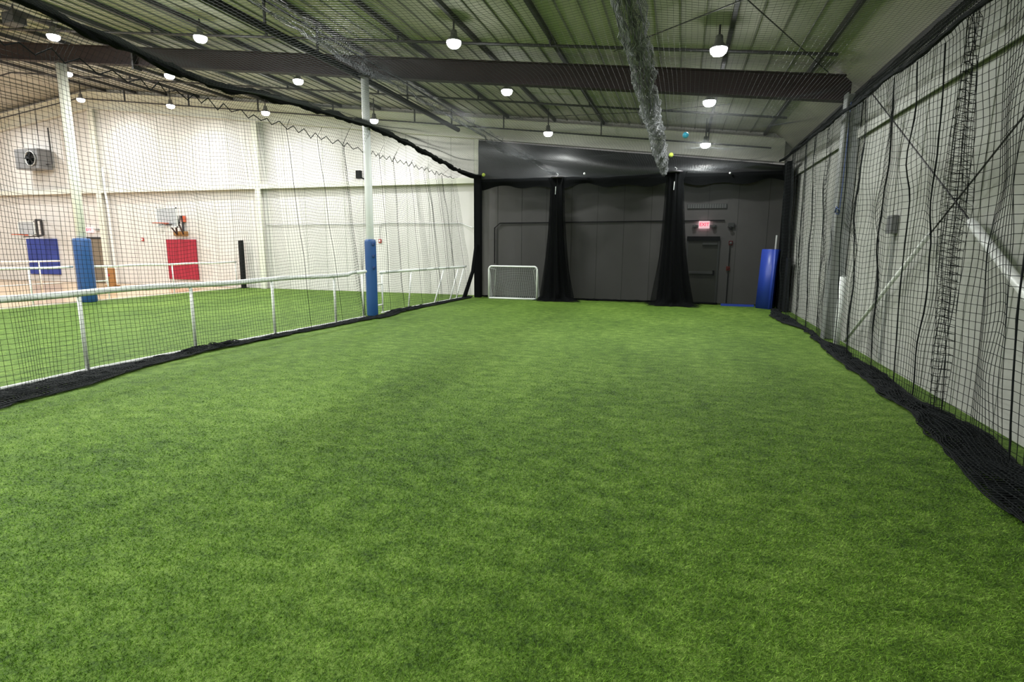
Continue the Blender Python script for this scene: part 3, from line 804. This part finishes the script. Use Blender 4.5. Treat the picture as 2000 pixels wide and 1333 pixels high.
brace((X3, 4.6, .50), (X3, 7.47, 2.11), (X3, 11.9, 4.6), .050, 'diagonal brace with a thick bright white sleeve at the right edge of the picture')
t = thing('tie_strap', 'dark blue strap tied to the grey wall column at the right', 'strap', (2.84, 12.2, 2.5))
MB().tube([(2.86, 12.62, 2.55), (2.80, 12.4, 2.52), (2.78, 12.25, 2.6), (2.8, 12.1, 2.52), (2.84, 12.3, 2.47), (2.86, 12.6, 2.5)], .014, 8).build('loop', M['blue_hook'], t, True)
MB().tube([(2.80, 12.1, 2.55), (2.82, 12.15, 3.0), (2.86, 12.3, 4.5)], .008, 6).build('cord', M['blue_hook'], t)

# ------------------------------------------------------------------ netting
NETX_TOP, NETX_R = -7.82, 2.70
def net_x_left(y):
    base = fx(y)+.20
    if y > 11.9: base = fx(y)+.12
    w = math.exp(-((y-13.0)/.45)**2)
    return base*(1-w)+(-7.93)*w
bundle_pts = [(-2, 4.75), (3.0, 4.68), (5.14, 4.59), (6.32, 4.49), (7.78, 4.37), (8.94, 4.50), (10.25, 4.60), (12.8, 4.72), (14.68, 4.66), (16.72, 4.52), (18.9, 4.36)]
def bz(y): return float(np.interp(y, [a for a, b in bundle_pts], [b for a, b in bundle_pts]))
# --- left net: columns of knots walk along Y, leaning in and out so that slack gathers into folds
def column_path(y0, y1, cell, xfun, seed, folds, theta0=.35, maxd=.10):
    r = np.random.default_rng(seed); ys = []; xs = []; y = y0; dx = 0; sg = 1
    while y < y1:
        th = theta0*(.6+.4*math.sin(y*1.7+seed))
        for (fy, fw_, ft) in folds:
            th = max(th, ft*math.exp(-((y-fy)/fw_)**2))
        ys.append(y); xs.append(dx)
        y += cell*math.cos(th)
        dx += sg*cell*math.sin(th)
        lim = maxd*(.6+.4*r.random())
        if abs(dx) > lim: sg = -1 if dx > 0 else 1
    return np.array(ys), np.array(xs)
seams_left = [10.1, 11.15, 12.15, 13.75, 14.6, 15.6, 16.5, 17.3, 18.0, 18.8]
ys, dxs = column_path(1.5, 19.1, .062, None, 11, [(s, .035, 1.1) for s in seams_left], .30, .07)
nz = 74; n = len(ys)
L_ = thing('side_net', 'tall black net hanging along the white fence on the left side of the cage', 'net', (-7.7, 10, 0), 'cage nets')
Pn = np.zeros((n, nz, 3))
wob = smooth_noise2(n, nz, 9, 16, .022, 21)
lean = smooth_noise(n, 14, .10, 22)
sagz = smooth_noise(n, 8, .035, 23)
for i in range(n):
    y = ys[i]; xb = net_x_left(y); zt = bz(y)-.03
    for j in range(nz):
        q = j/(nz-1)                       # 0 at floor, 1 at the top
        z = .03+(zt-.03)*q
        if z < 4.17: x = xb+(NETX_TOP-xb)*(z/4.17)**1.2
        else: x = NETX_TOP+(-7.52-NETX_TOP)*((z-4.17)/max(.05, zt-4.17))
        amp = math.sin(math.pi*min(1, q*1.0))**.5 if q < .98 else 0
        x = x+(dxs[i]+wob[i, j])*(.35+.65*amp)*(0 if q > .99 else 1)
        Pn[i, j] = (x, y+lean[i]*(1-q)*.9, z+sagz[i]*math.sin(math.pi*q)+.5*wob[i, j]*math.sin(math.pi*q))
net_mesh('mesh', Pn, .0025, M['net_black'], L_)
# zig-zag head cord laced along the net
r = random.Random(5); pts = []; y = 1.5; up_ = True
while y < 19.0:
    pts.append((-7.80+r.uniform(-.02, .02), y, 4.17+(.055 if up_ else -.055)*(1 if y < 18 else .5)+r.uniform(-.025, .025))); y += r.uniform(.12, .24); up_ = not up_
MB().tube(pts, .009, 6).build('head_cord', M['rope'], L_)
for s in seams_left:
    i = int(np.argmin(abs(ys-s)))
    MB().tube([Vector(Pn[i, j])+Vector((.004, 0, 0)) for j in range(0, 70, 3)], .0060, 6).build('seam_cord', M['net_black'], L_)
# spare net lying on the turf
def pool(path_y, xin, width, hgt, rows, cell, seed, rad, parent, name='pooled_net'):
    r = np.random.default_rng(seed); n = len(path_y)
    P = np.zeros((n, rows, 3)); nz1 = smooth_noise2(n, rows, 6, 5, 1.0, seed+1); nz2 = smooth_noise2(n, rows, 4, 3, 1.0, seed+2); wv = smooth_noise(n, 22, 1.0, seed+3)
    for i in range(n):
        y = path_y[i]; w = width(y)*(1+.22*wv[i])
        for j in range(rows):
            q = j/(rows-1)
            u = .5-.5*math.cos(q*math.pi*3)      # runs out, back and out again
            layer = q*3
            x = xin(y)+u*w+.03*nz1[i, j]
            z = .012+hgt(y)*(math.sin(math.pi*min(1, u+.1))*.6+.25)*(.45+.3*abs(nz2[i, j]))+.004*layer
            P[i, j] = (x, y+.035*nz2[i, j], max(.008, z))
    return net_mesh(name, P, rad, M['net_black'], parent)
py = np.arange(1.5, 19.0, .045)
wl = lambda y: float(np.interp(y, [1, 4.2, 5.3, 6.4, 7.4, 8.5, 10, 12, 13, 14, 15.5, 17, 19], [.75, .66, .62, .46, .24, .20, .20, .24, .34, .42, .30, .22, .2]))
hl = lambda y: .05+.07*math.exp(-((y-7.8)/.6)**2)+.05*math.exp(-((y-14.2)/.7)**2)
pool(py, lambda y: fx(y)+(.05 if y < 12.4 or y > 13.6 else .17), wl, hl, 46, .06, 31, .0055, L_)

# --- right net
seamsR = [(5.75, .035, 1.1), (7.95, .03, 1.0), (8.6, .03, 1.1), (9.4, .03, 1.1), (10.7, .04, 1.1), (11.6, .04, 1.1), (13.3, .05, 1.1), (14.35, .05, 1.1), (15.3, .05, 1.1), (16.2, .06, 1.1), (17.2, .06, 1.1)]
folds = [(7.12, .15, 1.46)]+seamsR
ys, dxs = column_path(2.0, 18.6, .088, None, 3, folds, .25, .10)
n = len(ys); nz = 50
R_ = thing('side_net', 'tall dark net with a bunched fold hanging along the right wall', 'net', (2.8, 9, 0), 'cage nets')
Pn = np.zeros((n, nz, 3))
wob = smooth_noise2(n, nz, 5, 9, .026, 41); lean = smooth_noise(n, 10, .07, 42); sagz = smooth_noise(n, 5, .045, 43)
def net_x_right(y): return float(np.interp(y, [2, 5, 8, 12, 19], [2.82, 2.82, 2.84, 2.83, 2.86]))
ztR = lambda y: float(np.interp(y, [2, 8, 12, 19], [4.18, 4.20, 4.28, 4.42]))
for i in range(n):
    y = ys[i]; xb = net_x_right(y); zt = ztR(y)
    gather = math.exp(-((y-7.12)/.16)**2); jit = rng.normal(0, .03)*gather; jx = rng.normal(0, .03)*gather
    for j in range(nz):
        q = j/(nz-1); z = .02+(zt-.02)*q
        x = xb+(NETX_R-xb)*q+(dxs[i]*1.0+wob[i, j])*(.4+.6*math.sin(math.pi*q))*(0 if q > .99 else 1)
        x = min(x, 2.96)
        yy = y+lean[i]*(1-q)+jx
        # the bunched fold spreads toward the floor
        yy += (y-7.12)*.9*(1-q)*math.exp(-((y-7.12)/.5)**2)
        Pn[i, j] = (x, yy, z+jit*math.sin(math.pi*q)+sagz[i]*math.sin(math.pi*q)+.9*wob[i, j]*math.sin(math.pi*q))
net_mesh('mesh', Pn, .0032, M['net_black'], R_)
for (s, w_, th) in seamsR:
    i = int(np.argmin(abs(ys-s)))
    MB().tube([Vector(Pn[i, j])-Vector((.004, 0, 0)) for j in range(0, nz, 2)], .009 if s < 12 else .006, 6, wob=.3).build('seam_cord', M['net_black'], R_)
py = np.arange(1.6, 18.4, .05)
wr = lambda y: float(np.interp(y, [1, 4.0, 4.6, 5.6, 7.0, 7.7, 9, 10.1, 12, 14, 15.2, 16.5, 18], [.62, .62, .60, .50, .34, .36, .30, .36, .20, .16, .42, .46, .2]))
pool(py, lambda y: 2.86-wr(y), wr, lambda y: .06+.02*math.sin(y*2), 46, .06, 51, .0058, R_)
mb = MB()
pr = random.Random(8)
pts = [(NETX_R+.0, y, ztR(y)+.02*math.sin(y*2.7)-.01) for y in frange(1.5, 19.2, .15)]
tag(mb.tube(pts, .030, 8, wob=.35).build('net_cable', M['rope']), 'thick black cable carrying the net along the top of the right wall', 'cable')

# dense net strip closing the gap between the right cable and the eave
ysd = np.arange(1.5, 19.1, .062); kk = 14
P = np.zeros((len(ysd), kk, 3)); w3 = smooth_noise2(len(ysd), kk, 5, 4, .015, 61)
for i, y in enumerate(ysd):
    for j in range(kk):
        q = j/(kk-1); P[i, j] = (NETX_R+(3.04-NETX_R)*q, y+w3[i, j], ztR(y)+(4.76-ztR(y))*q-.10*math.sin(math.pi*q)+w3[i, j])
t = net_mesh('eave_net', P, .0042, M['net_black']); tag(t, 'dense dark net strip closing the gap between the right cable and the eave', 'net', 'cage nets')

# --- ceiling net, slung between the cables
cx = [-7.52, -4.15, -.65, NETX_R]
cell = .062
xs = np.arange(cx[0], cx[-1], cell); ys = np.arange(2.2, 19.1, cell)
w2 = smooth_noise2(len(xs), len(ys), 14, 14, .035, 71)
P = np.zeros((len(xs), len(ys), 3))
bzv = np.array([bz(y) for y in ys]); ztv = np.array([ztR(y) for y in ys])
for i, x in enumerate(xs):
    for a, b in zip(cx[:-1], cx[1:]):
        if a <= x <= b+1e-6:
            s = (x-a)/(b-a)
            za = bzv if a == cx[0] else 4.22; zb_ = ztv if b == cx[-1] else 4.22
            z = za+(zb_-za)*s-.16*math.sin(math.pi*s)
            P[i, :, 0] = x+w2[i]*.6; P[i, :, 1] = ys+w2[i]*.5*math.sin(math.pi*s); P[i, :, 2] = z+w2[i]*math.sin(math.pi*s)
            break
t = net_mesh('ceiling_net', P, .0015, M['net_dark']); tag(t, 'wide fine net slung flat over the whole cage below the roof', 'net', 'cage nets')

# black rolled bundle sagging along the left top edge
pts = [(-7.50, y, bz(y)+.02*math.sin(y*5.1)) for y in frange(1.5, 18.95, .12)]
pts += [(-7.2, 19.05, 4.28), (-6.98, 19.1, 4.20)]
t = MB().tube(pts, [.066+.012*math.sin(i*.7)+.008*math.sin(i*1.9) for i in range(len(pts))], 10, wob=.22).build('rolled_net', M['drape'])
tag(t, 'sagging black rolled net bundle from the upper left to the left edge of the curtain', 'rolled net')
# straight black pipe with hangers
t = thing('track_pipe', 'straight black pipe hanging from the roof, crossing the top of the near white column', 'pipe', (-7.82, 10, 5.9))
pp = [(-7.82, -3, 5.80), (-7.82, 8, 5.86), (-7.82, 19.6, 5.93)]
MB().tube([(-7.70, 1.0, 5.80), (-7.70, 8.0, 5.80), (-7.84, 12.4, 5.93), (-7.84, 19.5, 5.90)], .074, 12).build('pipe', M['black'], t, True)
for y in (4.0, 9.6, 11.3, 15.6, 18.9):
    xx = float(np.interp(y, [8, 12.4], [-7.70, -7.84]))
    MB().box((xx-.02, y-.02, 5.86), (xx+.02, y+.02, roof_z(xx)-.01)).build('hanger', M['dark_steel'], t)

# slack net strips over the two inner cables
def strip(x0, width, drop, seed, m, rad, label, y1, tail, cols=26):
    root = thing('gathered_strip', label, 'net strip', (x0, 10, 4.2), 'gathered strips under the ceiling net')
    ysd = np.arange(2.2, y1, .042); n = len(ysd)
    P = np.zeros((n, cols, 3)); a1 = smooth_noise2(n, cols, 5, 3, .022, seed); a2 = smooth_noise(n, 26, .06, seed+1); a3 = smooth_noise(n, 4, .02, seed+2)
    for i, y in enumerate(ysd):
        tl = max(0, (y-(y1-2.5))/2.5)
        for j in range(cols):
            q = j/(cols-1); an = math.pi*(1.0+q*1.0)
            hw = width*.5*(1-.45*tl); dp = (drop+a2[i])*(1-.2*tl)
            x = x0+hw*math.cos(an)+a1[i, j]*.6+a3[i]
            z = 4.22+dp*math.sin(an)*(1+.3*math.sin(j*2.1+i*.15))+a1[i, j]*.6-tail*tl*tl
            P[i, j] = (x, y+a1[i, j]*.8, z)
    net_mesh('slack_net', P, rad, m, root)
    MB().tube([(x0+.02*math.sin(y*.9), y, 4.24) for y in frange(2.2, 19.0, .4)], .010, 8).build('cable', M['rope'], root)
    return root
strip(-.64, .30, .20, 81, M['net_lit_grey'], .0036, 'wide gathered net strip, grey with painted-in lamp light, hanging over the centre right of the cage', 18.7, .0, 34)
strip(-4.15, .26, .10, 91, M['net_dark'], .0020, 'narrow dark gathered net strip running overhead toward the left black drape', 18.8, .0, 18)

def ball(x, y, z, r, m, label):
    b = MB(); P = []
    for i in range(13):
        a = math.pi*i/12; P.append([(x+r*max(.01, math.sin(a))*math.cos(2*math.pi*k/20), y+r*max(.01, math.sin(a))*math.sin(2*math.pi*k/20), z+r*math.cos(a)) for k in range(20)])
    b.grid(P, closed=True)
    return tag(b.build('ball', M[m], None, True), label, 'ball', 'balls caught in the nets')
ball(-.05, 13.36, 4.24, .066, 'cyan', 'blue ball resting on the ceiling net beside the farthest right lamp')
ball(-.40, 16.0, 4.24, .060, 'yellow', 'yellow ball caught at the end of the wide gathered net strip')
ball(-6.72, 19.02, 4.27, .060, 'yellow', 'yellow ball caught above the black wrapped corner post')
ball(-3.2, 19.02, 4.21, .040, 'white', 'small white ball resting on the curtain rod right of the left drape')
ball(1.30, 19.02, 4.10, .030, 'white', 'tiny white ball on the curtain rod above the exit door')

# ------------------------------------------------------------------ turf fibres standing up near the viewer
def blades(nb, seed):
    r = np.random.default_rng(seed)
    u = r.random(nb); d = 1.5+8.5*u
    ang = r.uniform(-1.15, .72, nb)
    keep = r.random(nb) < np.clip(1.25-(d-1.5)/8.0, 0, 1)**1.0
    X = d*np.sin(ang); Y = d*np.cos(ang)
    k = keep & (X > -7.0) & (X < 2.45) & (Y > .9)
    X = X[k]; Y = Y[k]; D = d[k]
    n = len(X)
    h = r.uniform(.008, .022, n)*np.clip(1.25-D/11, .3, 1); w = .0010+.00035*D
    a = r.uniform(0, 2*math.pi, n); lx = r.normal(.0, .012, n)+.004; ly = r.normal(-.006, .012, n)
    V = np.zeros((n, 3, 3))
    V[:, 0] = np.stack([X-np.cos(a)*w, Y-np.sin(a)*w, np.full(n, -.002)], 1)
    V[:, 1] = np.stack([X+np.cos(a)*w, Y+np.sin(a)*w, np.full(n, -.002)], 1)
    V[:, 2] = np.stack([X+lx, Y+ly, h], 1)
    me = bpy.data.meshes.new('turf_fibres')
    me.vertices.add(n*3); me.vertices.foreach_set('co', V.astype(np.float32).ravel())
    me.loops.add(n*3); me.loops.foreach_set('vertex_index', np.arange(n*3, dtype=np.int32))
    me.polygons.add(n); me.polygons.foreach_set('loop_start', np.arange(0, n*3, 3, dtype=np.int32)); me.polygons.foreach_set('loop_total', np.full(n, 3, dtype=np.int32))
    me.materials.append(M['blade']); me.update(calc_edges=True)
    return link('turf_fibres', me)
M['blade'] = turf_mat('blade', 2.1)
tag(blades(560000, 17), 'short green artificial turf fibres covering the cage floor', 'artificial grass', kind='stuff')
